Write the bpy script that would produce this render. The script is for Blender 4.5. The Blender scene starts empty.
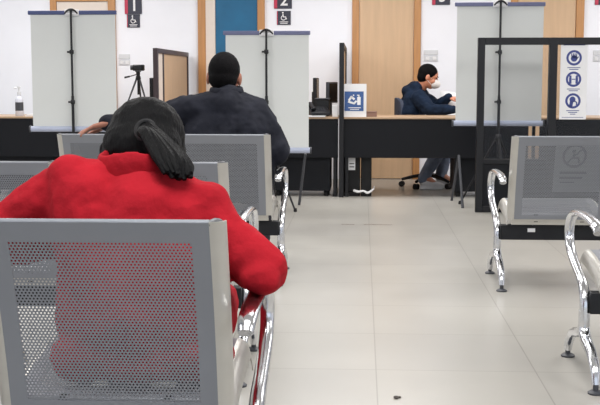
import bpy, bmesh, math, random
from mathutils import Vector, Matrix
random.seed(7)
PI = math.pi
V = Vector
col = bpy.context.scene.collection

# ------------------------------------------------------------------ materials
def mat(name, c, rough=.5, metal=0., var=0., vs=20., bump=0., bs=60., alpha=1., trans=0., emit=None, stretch=None, spec=.5, coat=0.):
    m = bpy.data.materials.new(name); m.use_nodes = True
    nt = m.node_tree; b = nt.nodes['Principled BSDF']
    b.inputs['Base Color'].default_value = (*c, 1)
    b.inputs['Roughness'].default_value = rough
    b.inputs['Metallic'].default_value = metal
    b.inputs['Alpha'].default_value = alpha
    b.inputs['Transmission Weight'].default_value = trans
    b.inputs['Specular IOR Level'].default_value = spec
    b.inputs['Coat Weight'].default_value = coat
    if emit:
        b.inputs['Emission Color'].default_value = (*emit[0], 1); b.inputs['Emission Strength'].default_value = emit[1]
    tc = nt.nodes.new('ShaderNodeTexCoord'); mp = nt.nodes.new('ShaderNodeMapping')
    nt.links.new(tc.outputs['Object'], mp.inputs[0])
    if stretch: mp.inputs['Scale'].default_value = stretch
    n = nt.nodes.new('ShaderNodeTexNoise'); n.inputs['Scale'].default_value = vs; n.inputs['Detail'].default_value = 4
    nt.links.new(mp.outputs[0], n.inputs['Vector'])
    if var:
        r = nt.nodes.new('ShaderNodeMapRange'); r.inputs['From Min'].default_value = .3; r.inputs['From Max'].default_value = .7
        r.inputs['To Min'].default_value = 1-var; r.inputs['To Max'].default_value = 1+var*.6
        nt.links.new(n.outputs['Fac'], r.inputs['Value'])
        x = nt.nodes.new('ShaderNodeMixRGB'); x.blend_type = 'MULTIPLY'; x.inputs[0].default_value = 1
        x.inputs[1].default_value = (*c, 1); nt.links.new(r.outputs[0], x.inputs[2]); nt.links.new(x.outputs[0], b.inputs['Base Color'])
    if bump:
        n2 = nt.nodes.new('ShaderNodeTexNoise'); n2.inputs['Scale'].default_value = bs; n2.inputs['Detail'].default_value = 3
        nt.links.new(mp.outputs[0], n2.inputs['Vector'])
        bp = nt.nodes.new('ShaderNodeBump'); bp.inputs['Strength'].default_value = bump; bp.inputs['Distance'].default_value = .01
        nt.links.new(n2.outputs['Fac'], bp.inputs['Height']); nt.links.new(bp.outputs[0], b.inputs['Normal'])
    return m
def sr(r, g, b):
    f = lambda v: ((v/255+.055)/1.055)**2.4 if v > 10 else v/255/12.92
    return (f(r), f(g), f(b))

M = {}
M['wall'] = mat('white_wall_paint', sr(243, 245, 252), .8, var=.02, vs=3, bump=.03, bs=120)
M['ceiling'] = mat('ceiling_paint', sr(235, 235, 235), .9, var=.02)
M['door'] = mat('light_maple_veneer', sr(206, 174, 140), .5, var=.07, vs=9, stretch=(3, 3, .25))
M['pale'] = mat('pale_door_paint', sr(226, 214, 204), .5, var=.03)
M['frame'] = mat('brown_wood_frame', sr(190, 138, 88), .45, var=.1, vs=12, stretch=(4, 4, .3))
M['blue'] = mat('blue_door_paint', sr(18, 98, 140), .45, var=.15, vs=5)
M['sheet'] = mat('grey_powder_coated_steel', sr(139, 142, 149), .42, .25, var=.03, vs=6)
M['edge'] = mat('rolled_edge_painted_sheen', sr(196, 193, 186), .35, .35, var=.04)  # rolled bench edges, the light they reflect put into a paler colour
M['chrome'] = mat('chrome', (.74, .75, .78), .17, 1., var=.03, vs=8)
M['black'] = mat('black_satin_metal', sr(18, 19, 24), .42, .2, var=.1)
M['rubber'] = mat('black_rubber', sr(22, 22, 24), .8, var=.1)
M['navy'] = mat('dark_laminate_panel', sr(15, 17, 23), .6, spec=.25, var=.06, vs=8)
M['top'] = mat('pale_wood_desk_laminate', sr(176, 148, 120), .4, var=.08, vs=14, stretch=(.4, 4, 4))
M['screen'] = mat('grey_screen_fabric', sr(218, 221, 220), .85, var=.025, vs=2)
M['bar_blue'] = mat('blue_plastic_bar', sr(62, 74, 122), .4, var=.05)
M['bar_grey'] = mat('blue_grey_plastic_bar', sr(104, 108, 142), .4, var=.05)
M['case'] = mat('pale_blue_case', sr(176, 184, 206), .35, var=.04)
M['white'] = mat('white_plastic', sr(232, 232, 234), .4, var=.02)
M['paper'] = mat('white_paper', sr(238, 238, 240), .8, var=.02)
M['brownframe'] = mat('dark_brown_frame', sr(58, 44, 48), .4, var=.1)
M['glass'] = mat('clear_acrylic', (.12, .13, .15), .03, alpha=.05, var=0)
M['signdark'] = mat('dark_slate_sign', sr(48, 50, 66), .5, var=.05)
M['signred'] = mat('red_sign_stripe', sr(190, 50, 80), .5, var=.05)
M['ink'] = mat('indigo_print', sr(62, 74, 140), .6, var=.05)
M['signblue'] = mat('blue_print', sr(58, 92, 150), .6, var=.05)
M['red'] = mat('red_fleece', sr(162, 26, 38), .95, var=.12, vs=9, bump=.35, bs=45, spec=.15)
M['jacket'] = mat('black_padded_cloth', sr(26, 28, 38), .85, var=.2, vs=10, bump=.4, bs=22, spec=.25)
M['navycloth'] = mat('navy_hoodie_cloth', sr(20, 34, 54), .9, var=.25, vs=12, bump=.4, bs=25, spec=.2)
M['jeans'] = mat('faded_denim', sr(116, 126, 146), .9, var=.2, bump=.2)
M['trousers'] = mat('dark_trousers', sr(38, 38, 46), .9, var=.15, bump=.2)
M['skin'] = mat('skin', sr(196, 132, 104), .55, var=.06, vs=14)
M['skin_dark'] = mat('brown_skin', sr(150, 98, 78), .55, var=.06, vs=14)
M['hair'] = mat('black_hair', sr(3, 3, 5), .6, var=.3, vs=30, bump=.5, bs=70, stretch=(5, 1.2, .5), spec=.14)
M['hair_short'] = mat('short_black_hair', sr(9, 8, 10), .85, var=.3, vs=60, bump=.3, bs=160, spec=.12)
M['shoe'] = mat('white_shoe_leather', sr(220, 220, 224), .5, var=.04)
M['shoeblack'] = mat('black_shoe_leather', sr(24, 24, 26), .5, var=.04)
M['lcd'] = mat('dark_glass_screen', sr(16, 18, 24), .12, var=.05)
M['greyplastic'] = mat('dark_grey_plastic', sr(62, 64, 70), .5, var=.1)
M['brown'] = mat('brown_card', sr(140, 110, 98), .6, var=.06)
M['mask'] = mat('white_mask_cloth', sr(226, 222, 220), .85, var=.03, bump=.1)
M['sticker'] = mat('grey_printed_sticker', sr(186, 190, 196), .6, var=.03)
M['stickerink'] = mat('faded_print', sr(92, 96, 104), .6, var=.05)
M['tape'] = mat('worn_red_tape', sr(96, 48, 46), .8, var=.3, vs=90)
M['debris'] = mat('dark_crumb', sr(70, 64, 60), .8, var=.2)
M['plate_plastic'] = mat('switch_plate_plastic', sr(214, 216, 220), .45, var=.02)  # pale grey plastic for switch plates and bottle pump
M['greycap'] = mat('grey_end_cap', sr(100, 101, 104), .4, .2)
M['lamp'] = mat('lamp_diffuser', (1, 1, 1), .5, emit=((1, .98, .96), 3.0), var=.01)

def floor_mat():
    m = bpy.data.materials.new('glazed_floor_tiles'); m.use_nodes = True
    nt = m.node_tree; b = nt.nodes['Principled BSDF']; N = nt.nodes.new; L = nt.links.new
    g = N('ShaderNodeNewGeometry'); mp = N('ShaderNodeMapping'); mp.inputs['Location'].default_value = (-.06+.6, .075, 0)
    L(g.outputs['Position'], mp.inputs[0])
    br = N('ShaderNodeTexBrick'); br.offset = 0; br.inputs['Scale'].default_value = 1
    br.inputs['Brick Width'].default_value = .6; br.inputs['Row Height'].default_value = .6
    br.inputs['Mortar Size'].default_value = .0028; br.inputs['Mortar Smooth'].default_value = .3; br.inputs['Bias'].default_value = 0
    br.inputs['Color1'].default_value = (*sr(170, 167, 160), 1); br.inputs['Color2'].default_value = (*sr(166, 163, 157), 1)
    br.inputs['Mortar'].default_value = (*sr(142, 138, 132), 1)
    L(mp.outputs[0], br.inputs['Vector'])
    n = N('ShaderNodeTexNoise'); n.inputs['Scale'].default_value = 2.2; n.inputs['Detail'].default_value = 5; L(g.outputs['Position'], n.inputs['Vector'])
    r = N('ShaderNodeMapRange'); r.inputs['From Min'].default_value = .3; r.inputs['From Max'].default_value = .7
    r.inputs['To Min'].default_value = .94; r.inputs['To Max'].default_value = 1.04; L(n.outputs['Fac'], r.inputs['Value'])
    x = N('ShaderNodeMixRGB'); x.blend_type = 'MULTIPLY'; x.inputs[0].default_value = 1
    L(br.outputs['Color'], x.inputs[1]); L(r.outputs[0], x.inputs[2]); L(x.outputs[0], b.inputs['Base Color'])
    r2 = N('ShaderNodeMapRange'); r2.inputs['To Min'].default_value = .26; r2.inputs['To Max'].default_value = .34; L(n.outputs['Fac'], r2.inputs['Value'])
    L(r2.outputs[0], b.inputs['Roughness']); b.inputs['Specular IOR Level'].default_value = .45
    return m
M['floor'] = floor_mat()

# ------------------------------------------------------------------ helpers
def tag(o, label=None, cat=None, group=None, kind=None):
    if label: o['label'] = label
    if cat: o['category'] = cat
    if group: o['group'] = group
    if kind: o['kind'] = kind
    return o
def empty(name, loc=(0, 0, 0), rz=0, **k):
    o = bpy.data.objects.new(name, None); o.empty_display_size = .1; col.objects.link(o)
    o.location = loc; o.rotation_euler = (0, 0, rz); return tag(o, **k)
def mesh_obj(name, me, parent=None):
    o = bpy.data.objects.new(name, me); col.objects.link(o)
    if parent: o.parent = parent
    return o
def obj(name, bm, m, parent=None, off=None, smooth=True, bevel=0, bseg=2):
    """off: subtract this point (bm given in world coordinates)."""
    if off is not None: bmesh.ops.translate(bm, verts=bm.verts, vec=-V(off))
    me = bpy.data.meshes.new(name); bmesh.ops.recalc_face_normals(bm, faces=bm.faces); bm.to_mesh(me); bm.free()
    for mm in (m if isinstance(m, (list, tuple)) else [m]): me.materials.append(mm)
    if smooth:
        for p in me.polygons: p.use_smooth = True
        try: me.set_sharp_from_angle(angle=math.radians(40))
        except Exception: pass
    o = mesh_obj(name, me, parent)
    if bevel:
        md = o.modifiers.new('bevel', 'BEVEL'); md.width = bevel; md.segments = bseg; md.limit_method = 'ANGLE'; md.angle_limit = math.radians(50)
    return o
def B(): return bmesh.new()
def box(bm, x0, x1, y0, y1, z0, z1, mtx=None):
    vs = [bm.verts.new((x, y, z)) for x in (x0, x1) for y in (y0, y1) for z in (z0, z1)]
    for f in ((0, 1, 3, 2), (4, 6, 7, 5), (0, 4, 5, 1), (2, 3, 7, 6), (0, 2, 6, 4), (1, 5, 7, 3)): bm.faces.new([vs[i] for i in f])
    if mtx: bmesh.ops.transform(bm, matrix=mtx, verts=vs)
    return vs
def frame_axes(t):
    t = t.normalized(); a = V((1, 0, 0)) if abs(t.x) < .9 else V((0, 1, 0))
    n = (a - t*a.dot(t)).normalized(); return n, t.cross(n)
def catmull(P, k=5):
    out = []
    for i in range(len(P)-1):
        p0 = P[max(i-1, 0)]; p1 = P[i]; p2 = P[i+1]; p3 = P[min(i+2, len(P)-1)]
        for j in range(k):
            t = j/k
            out.append([.5*((2*b)+(-a+c)*t+(2*a-5*b+4*c-d)*t*t+(-a+3*b-3*c+d)*t**3) for a, b, c, d in zip(p0, p1, p2, p3)])
    out.append(list(P[-1])); return out
def sweep(bm, P, seg=12, axis=None, cap=True, k=5, smooth=True):
    """P rows: x,y,z,ra,rb  (ra along axis a, rb across)."""
    P = [list(p) if len(p) == 5 else list(p)+[p[3]] for p in P]
    Q = catmull(P, k) if smooth and len(P) > 2 else P
    rings = []; n0 = None
    for i, q in enumerate(Q):
        p = V(q[:3]); t = (V(Q[min(i+1, len(Q)-1)][:3])-V(Q[max(i-1, 0)][:3])).normalized()
        if axis is not None: n = (V(axis)-t*V(axis).dot(t)).normalized()
        elif n0 is None: n = frame_axes(t)[0]
        else: n = (n0-t*n0.dot(t)).normalized()
        n0 = n; b = t.cross(n)
        rings.append([bm.verts.new(p+n*q[3]*math.cos(a)+b*q[4]*math.sin(a)) for a in [2*PI*j/seg for j in range(seg)]])
    for r0, r1 in zip(rings, rings[1:]):
        for j in range(seg): bm.faces.new((r0[j], r0[(j+1) % seg], r1[(j+1) % seg], r1[j]))
    if cap: bm.faces.new(rings[0][::-1]); bm.faces.new(rings[-1])
def rod(bm, a, b, r, r2=None, seg=12): sweep(bm, [(*a, r), (*b, r2 if r2 is not None else r)], seg, smooth=False)
def lathe(bm, prof, c=(0, 0, 0), seg=20, mtx=None):
    rings = [[bm.verts.new((c[0]+r*math.cos(2*PI*j/seg), c[1]+r*math.sin(2*PI*j/seg), c[2]+z)) for j in range(seg)] for r, z in prof]
    for r0, r1 in zip(rings, rings[1:]):
        for j in range(seg): bm.faces.new((r0[j], r0[(j+1) % seg], r1[(j+1) % seg], r1[j]))
    bm.faces.new(rings[0][::-1]); bm.faces.new(rings[-1])
    if mtx: bmesh.ops.transform(bm, matrix=mtx, verts=[v for r in rings for v in r])
def disc(bm, c, r, y, seg=28, r_in=0, a0=0, a1=2*PI):
    """flat disc/annulus in an XZ plane at depth y, c=(x,z)"""
    n = seg; full = abs(a1-a0-2*PI) < 1e-6
    A = [a0+(a1-a0)*j/n for j in range(n if full else n+1)]
    o = [bm.verts.new((c[0]+r*math.cos(a), y, c[1]+r*math.sin(a))) for a in A]
    if r_in <= 0: bm.faces.new(o); return
    i = [bm.verts.new((c[0]+r_in*math.cos(a), y, c[1]+r_in*math.sin(a))) for a in A]
    for j in range(len(A) if full else len(A)-1):
        k = (j+1) % len(A); bm.faces.new((o[j], o[k], i[k], i[j]))
def strip(bm, pts, w, y):
    """flat stroke in XZ plane"""
    for (x0, z0), (x1, z1) in zip(pts, pts[1:]):
        d = V((x1-x0, 0, z1-z0)).normalized(); n = V((-d.z, 0, d.x))*w/2; e = d*w*.3
        a = V((x0, y, z0))-e; b = V((x1, y, z1))+e
        bm.faces.new([bm.verts.new(q) for q in (a-n, b-n, b+n, a+n)])
def ell(bm, c, r, rot=None, sub=3):
    m = Matrix.Translation(V(c)) @ (rot.to_4x4() if rot else Matrix.Identity(4)) @ Matrix.Diagonal((*r, 1))
    bmesh.ops.create_icosphere(bm, subdivisions=sub, radius=1, matrix=m)
def cap(bm, a, ra, b, rb, sub=2):
    """tapered capsule as its own closed hull"""
    t = bmesh.new()
    for c, r in ((a, ra), (b, rb)): bmesh.ops.create_icosphere(t, subdivisions=sub, radius=r, matrix=Matrix.Translation(V(c)))
    h = bmesh.ops.convex_hull(t, input=t.verts)
    bmesh.ops.delete(t, geom=[e for e in set(h['geom_interior']+h['geom_unused']) if isinstance(e, bmesh.types.BMVert)], context='VERTS')
    me = bpy.data.meshes.new('t'); t.to_mesh(me); t.free(); bm.from_mesh(me); bpy.data.meshes.remove(me)
def chain(bm, P):
    for p, q in zip(P, P[1:]): cap(bm, p[:3], p[3], q[:3], q[3])
def fuse(name, bm, m, parent, off, voxel=.006, sm=4, disp=None):
    """fuse overlapping volumes into one continuous skin"""
    bmesh.ops.translate(bm, verts=bm.verts, vec=-V(off))
    me = bpy.data.meshes.new(name); bm.to_mesh(me); bm.free()
    t = bpy.data.objects.new('t', me); col.objects.link(t)
    r = t.modifiers.new('r', 'REMESH'); r.mode = 'VOXEL'; r.voxel_size = voxel
    s = t.modifiers.new('s', 'SMOOTH'); s.factor = .5; s.iterations = sm
    if disp:
        for (size, amt, kind) in disp:
            tx = bpy.data.textures.new('folds', 'CLOUDS'); tx.noise_scale = size; tx.noise_depth = 1
            d = t.modifiers.new('d', 'DISPLACE'); d.texture = tx; d.strength = amt; d.mid_level = .5; d.texture_coords = 'LOCAL'
        s2 = t.modifiers.new('s2', 'SMOOTH'); s2.factor = .5; s2.iterations = 2
    bpy.context.view_layer.update()
    ev = t.evaluated_get(bpy.context.evaluated_depsgraph_get())
    nm = bpy.data.meshes.new_from_object(ev); nm.name = name
    bpy.data.objects.remove(t); nm.materials.clear(); nm.materials.append(m)
    for p in nm.polygons: p.use_smooth = True
    return mesh_obj(name, nm, parent)

# ------------------------------------------------------------------ room
WY = 12.15
def structure(name, bm, m, parent=None):
    o = obj(name, bm, m, parent, smooth=False)
    if parent is None: o['kind'] = 'structure'
    return o
b = B(); box(b, -6, 6, -3, WY+.2, -.1, 0); structure('floor', b, M['floor'])
b = B(); box(b, -6, 6, WY, WY+.2, 0, 2.8); structure('wall_front', b, M['wall'])
b = B(); box(b, -6.2, -6, -3, WY+.2, -.1, 2.8); structure('wall_left', b, M['wall'])
b = B(); box(b, 6, 6.2, -3, WY+.2, -.1, 2.8); structure('wall_right', b, M['wall'])
b = B(); box(b, -6.2, 6.2, -3, WY+.2, 2.8, 2.9); structure('ceiling', b, M['ceiling'])

def door(name, xs, zt, leaf, reveal=None):
    x0, x1, x2, x3 = xs
    r = empty(name, ((x0+x3)/2, WY, 0), kind='structure'); cx = (x0+x3)/2
    b = B()
    box(b, x0-cx, x1-cx, -.035, -.001, 0, zt+.075); box(b, x2-cx, x3-cx, -.035, -.001, 0, zt+.075)
    box(b, x1-cx, x2-cx, -.035, -.001, zt, zt+.075)
    obj('door_frame', b, M['frame'], r, smooth=False, bevel=.004)
    b = B(); xl = x1 if not reveal else reveal
    box(b, xl-cx+.003, x2-cx-.003, -.02, -.001, .008, zt-.006)
    lf = obj('door_leaf', b, leaf, r, smooth=False, bevel=.002)
    if reveal:
        b = B(); box(b, x1-cx, xl-cx, -.028, -.001, 0, zt); obj('door_edge', b, M['pale'], r, smooth=False, bevel=.002)
    b = B(); lathe(b, [(.026, 0), (.026, .008), (.01, .012), (.01, .045), (.022, .05), (.024, .065), (.012, .075)], seg=16,
                   mtx=Matrix.Translation((x2-cx-.07, -.02, .98)) @ Matrix.Rotation(PI/2, 4, 'X'))
    obj('door_knob', b, M['chrome'], lf)
door('door_1', (-3.41, -3.34, -2.77, -2.69), 1.93, M['pale'])
door('door_2', (-1.785, -1.70, -1.135, -1.055), 2.1, M['blue'], -1.595)
door('door_3', (-.11, -.035, .555, .63), 2.1, M['door'])
door('door_4', (1.585, 1.66, 2.275, 2.36), 2.1, M['door'])

# ceiling lights (above the frame of the photo)
for i, (x, y) in enumerate([(-3.2, 2), (0, 2), (3.2, 2), (-3.2, 6), (0, 6), (3.2, 6), (-3.2, 10), (0, 10), (3.2, 10)]):
    t = empty('ceiling_light', (x, y, 2.8), label='square recessed ceiling light panel over the waiting room', cat='light', group='ceiling light panels')
    b = B()
    for q in ((-.32, -.3, -.32, .32), (.3, .32, -.32, .32), (-.3, .3, -.32, -.3), (-.3, .3, .3, .32)): box(b, *q, -.02, 0)
    obj('frame', b, M['white'], t, smooth=False)
    b = B(); box(b, -.3, .3, -.3, .3, -.012, 0); obj('diffuser', b, M['lamp'], t, smooth=False)
    L = bpy.data.lights.new('ceiling_lamp', 'AREA'); L.shape = 'RECTANGLE'; L.size = 1.6; L.size_y = 1.6; L.energy = 62; L.color = (1, .985, .97)
    lo = bpy.data.objects.new('ceiling_lamp', L); col.objects.link(lo); lo.location = (x, y, 2.74)

# ------------------------------------------------------------------ waiting benches
W2 = .268; PITCH = .605
def lerp(a, b, t): return a+(b-a)*t
def back_pt(x, v, d=0):                      # v 0 top .. 1 bottom ; d = offset toward the sitter
    y = .0 + .13*v + .012*math.sin(v*PI) ; z = .80 - .44*v
    n = V((0, .96, .28)); return V((x, y, z)) + n*(d + .010*(1-(x/W2)**2)*0)
def seat_pt(x, v, d=0):                      # v 0 rear .. 1 front
    y = .16 + .43*v; z = .375 + .055*math.sin(min(v, .85)/.85*PI/2)
    if v > .85: z -= .9*(v-.85)**1.5
    return V((x, y, z + d))
def slab(bm, fn, u0, u1, v0, v1, nu, nv, th=.0026):
    G = [[[bm.verts.new(fn(lerp(u0, u1, i/nu), lerp(v0, v1, j/nv), s*th/2)) for j in range(nv+1)] for i in range(nu+1)] for s in (-1, 1)]
    for s in (0, 1):
        for i in range(nu):
            for j in range(nv):
                q = (G[s][i][j], G[s][i+1][j], G[s][i+1][j+1], G[s][i][j+1]); bm.faces.new(q if s else q[::-1])
    def side(a, c):
        for k in range(len(a)-1): bm.faces.new((a[k], a[k+1], c[k+1], c[k]))
    side(G[0][0], G[1][0]); side(G[1][nu], G[0][nu])
    side([g[0] for g in G[1]], [g[0] for g in G[0]]); side([g[nv] for g in G[0]], [g[nv] for g in G[1]])
def perforated(bm, fn, u0, u1, v0, v1, vlen, p=.0082, hole=.00245):
    """hexagonal cells each with a round hole, mapped on the sheet; vlen = length of v range 0..1"""
    R = p/math.sqrt(3); ny = int((v1-v0)*vlen/(1.5*R))+1; nx = int((u1-u0)/p)+1
    cache = {}
    def vert(x, t):
        k = (round(x*1e5), round(t*1e5))
        if k not in cache: cache[k] = bm.verts.new(fn(x, t/vlen))
        return cache[k]
    for j in range(ny):
        for i in range(nx):
            cx = u0+(i+.5*(j % 2))*p+p/4; ct = v0*vlen+j*1.5*R+R*.5
            o = [vert(cx+R*math.sin(k*PI/3), ct+R*math.cos(k*PI/3)) for k in range(6)]
            h = [bm.verts.new(fn(cx+hole*math.sin(k*PI/3), (ct+hole*math.cos(k*PI/3))/vlen)) for k in range(6)]
            for k in range(6):
                l = (k+1) % 6; bm.faces.new((o[k], o[l], h[l], h[k]))
def keep(bm, name, m, smooth=True):
    bmesh.ops.recalc_face_normals(bm, faces=bm.faces)
    me = bpy.data.meshes.new(name); bm.to_mesh(me); bm.free(); me.materials.append(m)
    if smooth:
        for q in me.polygons: q.use_smooth = True
        try: me.set_sharp_from_angle(angle=math.radians(35))
        except Exception: pass
    return me
IN = W2-.032
b = B(); ub = .197
perforated(b, back_pt, -ub-.004, ub+.004, .09, .975, .46)
slab(b, back_pt, -IN, -ub, 0, 1, 2, 12); slab(b, back_pt, ub, IN, 0, 1, 2, 12)
slab(b, back_pt, -ub, ub, 0, .10, 12, 2); slab(b, back_pt, -ub, ub, .96, 1, 12, 2)
# rolled top lip
lip = lambda x, v, d=0: V((x, .001+.016*math.sin(v*PI/2)+d*.2, .80+.006*math.sin(v*PI)-.010*v*v+d))
slab(b, lip, -IN, IN, 0, 1, 10, 5)
ME_BACK = keep(b, 'backrest', M['sheet'])
ME_EDGES = []
for s in (-1, 1):
    b = B()
    roll = lambda u, v, d=0, s=s: back_pt(0, v) + V((s*(IN+.032*math.sin(u*PI/2)), .034*(1-math.cos(u*PI/2)), 0)) + V((s*math.sin(u*PI/2)*d, -math.cos(u*PI/2)*d, 0))
    slab(b, roll, 0, 1, -.004, 1, 7, 12, .003)
    ME_EDGES.append(keep(b, 'rolled_edge', M['edge']))
b = B()
# folded bottom return of the back panel
bot = lambda x, v, d=0: back_pt(x, 1) + V((0, .012*math.sin(v*PI/2)+d, -.030*v))
slab(b, bot, -W2+.02, W2-.02, 0, 1, 4, 4, .003)
ME_LIP = keep(b, 'bottom_lip', M['edge'])
b = B()
perforated(b, seat_pt, -ub-.004, ub+.004, .10, .84, .46)
slab(b, seat_pt, -IN, -ub, 0, 1, 2, 16); slab(b, seat_pt, ub, IN, 0, 1, 2, 16)
slab(b, seat_pt, -ub, ub, 0, .11, 8, 3); slab(b, seat_pt, -ub, ub, .83, 1, 8, 6)
bend = lambda x, v, d=0: V((x, lerp(.136, .17, v)+d, .362+.02*(1-v)**2-.006*math.sin(v*PI)+.012*v+d))
slab(b, bend, -IN, IN, 0, 1, 4, 6)
ME_SEAT = keep(b, 'seat', M['sheet'])
ME_SEDGES = []
for s in (-1, 1):
    b = B()
    roll = lambda u, v, d=0, s=s: seat_pt(0, v) + V((s*(IN+.032*math.sin(u*PI/2)), 0, -.05*(1-math.cos(u*PI/2)))) + V((s*math.sin(u*PI/2)*d, 0, math.cos(u*PI/2)*d))
    slab(b, roll, 0, 1, 0, 1, 7, 14, .003)
    ME_SEDGES.append(keep(b, 'seat_edge', M['edge']))
ME_CAPS = []
for s in (-1, 1):
    b = B(); sweep(b, [(s*(IN-.002), .006, .796, .007), (s*(IN+.014), .014, .801, .008), (s*(IN+.024), .028, .796, .006)], 10)
    ME_CAPS.append(keep(b, 'corner_cap', M['greycap']))
# cast arm and leg, side profile in (y, z)
ARM = [(.02, .562, .016, .013), (.05, .582, .019, .013), (.155, .595, .020, .011), (.36, .594, .020, .012), (.48, .575, .019, .013), (.550, .528, .018, .014), (.553, .470, .017, .014),
       (.50, .420, .017, .015), (.38, .375, .017, .017), (.27, .338, .018, .020), (.225, .29, .018, .022), (.22, .22, .017, .023)]
b = B(); sweep(b, [(0, y, z, a*1.1, c*1.1) for y, z, a, c in ARM], 14, axis=(1, 0, 0)); ME_ARM = keep(b, 'armrest', M['chrome'])
b = B()
sweep(b, [(0, .222, .25, .021, .026), (0, .225, .19, .021, .025), (0, .19, .150, .022, .021), (0, .10, .128, .020, .019), (0, .02, .085, .018, .017), (0, -.005, .03, .015, .015)], 14, axis=(1, 0, 0))
sweep(b, [(0, .222, .25, .020, .025), (0, .228, .185, .021, .025), (0, .30, .150, .022, .020), (0, .42, .120, .020, .018), (0, .50, .070, .018, .016), (0, .52, .03, .015, .015)], 14, axis=(1, 0, 0))
ME_LEG = keep(b, 'leg', M['chrome'])
ME_FEET = []
for y in (-.008, .522):
    b = B(); lathe(b, [(.027, 0), (.028, .006), (.019, .012), (.010, .014), (.010, .036)], (0, y, 0), 18); ME_FEET.append(keep(b, 'foot_glide', M['greyplastic']))
b = B()
box(b, -.012, .012, .15, .29, .322, .345); box(b, -.010, .010, .16, .50, .345, .362); box(b, -.010, .010, .135, .158, .345, .385)
ME_BRK = keep(b, 'seat_bracket', M['black'], False)
def bench(x_right, y, n, label, mid=True, sticker=False, hand=1):
    """x_right: outer right edge of the right-most seat shell (hand=1) or left edge of left-most (hand=-1)"""
    w = (n-1)*PITCH+2*W2
    cx = x_right-w/2 if hand == 1 else x_right+w/2
    r = empty('waiting_bench', (cx, y, 0), label=label, cat='bench', group='perforated steel waiting benches')
    xs = [(i-(n-1)/2)*PITCH for i in range(n)]
    for x in xs:
        bk = mesh_obj('backrest', ME_BACK, r); bk.location.x = x
        for me in ME_EDGES+[ME_LIP]+ME_CAPS: mesh_obj(me.name.split('.')[0], me, bk)
        st = mesh_obj('seat', ME_SEAT, r); st.location.x = x; [mesh_obj('seat_edge', me, st) for me in ME_SEDGES]
        for s in (-1, 1):
            k = mesh_obj('seat_bracket', ME_BRK, r); k.location.x = x+s*.12
    b = B(); box(b, -w/2-.03, w/2+.03, .185, .235, .242, .322); obj('beam', b, M['black'], r, bevel=.004)
    for s in (-1, 1):
        a = mesh_obj('armrest', ME_ARM, r); a.location.x = s*(w/2+.042)
        l = mesh_obj('leg', ME_LEG, r); l.location.x = s*(w/2+.042); [mesh_obj('foot_glide', me, l) for me in ME_FEET]
    if mid:
        for i in range(n-1):
            a = mesh_obj('armrest', ME_ARM, r); a.location.x = (xs[i]+xs[i+1])/2
    b = B(); box(b, xs[0]-.155, xs[0]-.115, .1835, .186, .285, .305); obj('maker_label', b, M['paper'], r, smooth=False)
    return r, cx, xs
bench(-.285, 2.28, 3, 'nearest perforated grey steel bench, with the woman in red leaning back on it', mid=False)
bench(-.475, 3.88, 3, 'empty grey steel bench between the woman in red and the man in black', mid=False)
bench(-.482, 5.82, 2, 'two-seat grey steel bench with the man in the black jacket on it', mid=False)
RB, rcx, rxs = bench(.772, 5.73, 3, 'grey steel bench on the right with a round printed sticker on its backrest', hand=-1, mid=False)
bench(.866, 3.85, 3, 'chrome armed bench cut off by the right edge, nearest on the right side', hand=-1, mid=False)
# printed sheet stuck on the front of the right bench's first backrest
st = empty('seat_sticker', (rcx+rxs[0], 5.73, 0), label='printed distancing sticker with a ring on the right bench backrest', cat='sticker')
b = B()
slab(b, lambda x, v, d=0: back_pt(x, v, .004+d), -.045, .20, .08, .66, 4, 6, .0006); obj('sheet', b, M['sticker'], st, smooth=False)
def on_back(bm):                # bend an XZ drawing onto the panel
    for v in bm.verts:
        t = (.80-v.co.z)/.44; v.co = back_pt(v.co.x, t, .0045+v.co.y)
b = B(); disc(b, (.055, .70), .062, -.0012, 40, .050); strip(b, [(.02, .665), (.09, .735)], .008, -.0012); disc(b, (.05, .725), .010, -.0012, 16)
strip(b, [(.05, .71), (.05, .69), (.075, .69), (.08, .665)], .010, -.0012)
strip(b, [(-.01, .612), (.12, .612)], .012, -.0012); strip(b, [(-.01, .585), (.10, .585)], .012, -.0012); strip(b, [(-.01, .56), (.06, .56)], .008, -.0012)
on_back(b); obj('print', b, M['stickerink'], st, smooth=False)

# ------------------------------------------------------------------ counters, desks and partitions
DY = 10.27
def desk(x0, x1, label):
    cx = (x0+x1)/2; h = (x1-x0)/2
    r = empty('counter_desk', (cx, DY, 0), label=label, cat='desk', group='black fronted counter desks')
    b = B(); box(b, -h, h, -.01, .62, .724, .742); obj('tabletop', b, M['top'], r, bevel=.003)
    b = B(); box(b, -h+.005, h-.005, 0, .02, .365, .723); obj('modesty_panel', b, M['navy'], r, bevel=.002)
    for s in (-1, 1):
        b = B(); box(b, s*(h-.035)-.015, s*(h-.035)+.015, .03, .07, .03, .714); box(b, s*(h-.035)-.02, s*(h-.035)+.02, .03, .58, 0, .03)
        box(b, s*(h-.035)-.015, s*(h-.035)+.015, .53, .57, .03, .714); obj('leg', b, M['black'], r, bevel=.003)
    return r
desk(-3.66, -1.98, 'counter desk at the far left under sign 1, beige top and black front')
desk(-1.875, -.212, 'counter desk behind the middle screen, under sign 2')
desk(-.172, 1.53, 'counter desk with the man in the mask working at it')
desk(1.62, 3.25, 'counter desk behind the poster partition at the far right')

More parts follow.
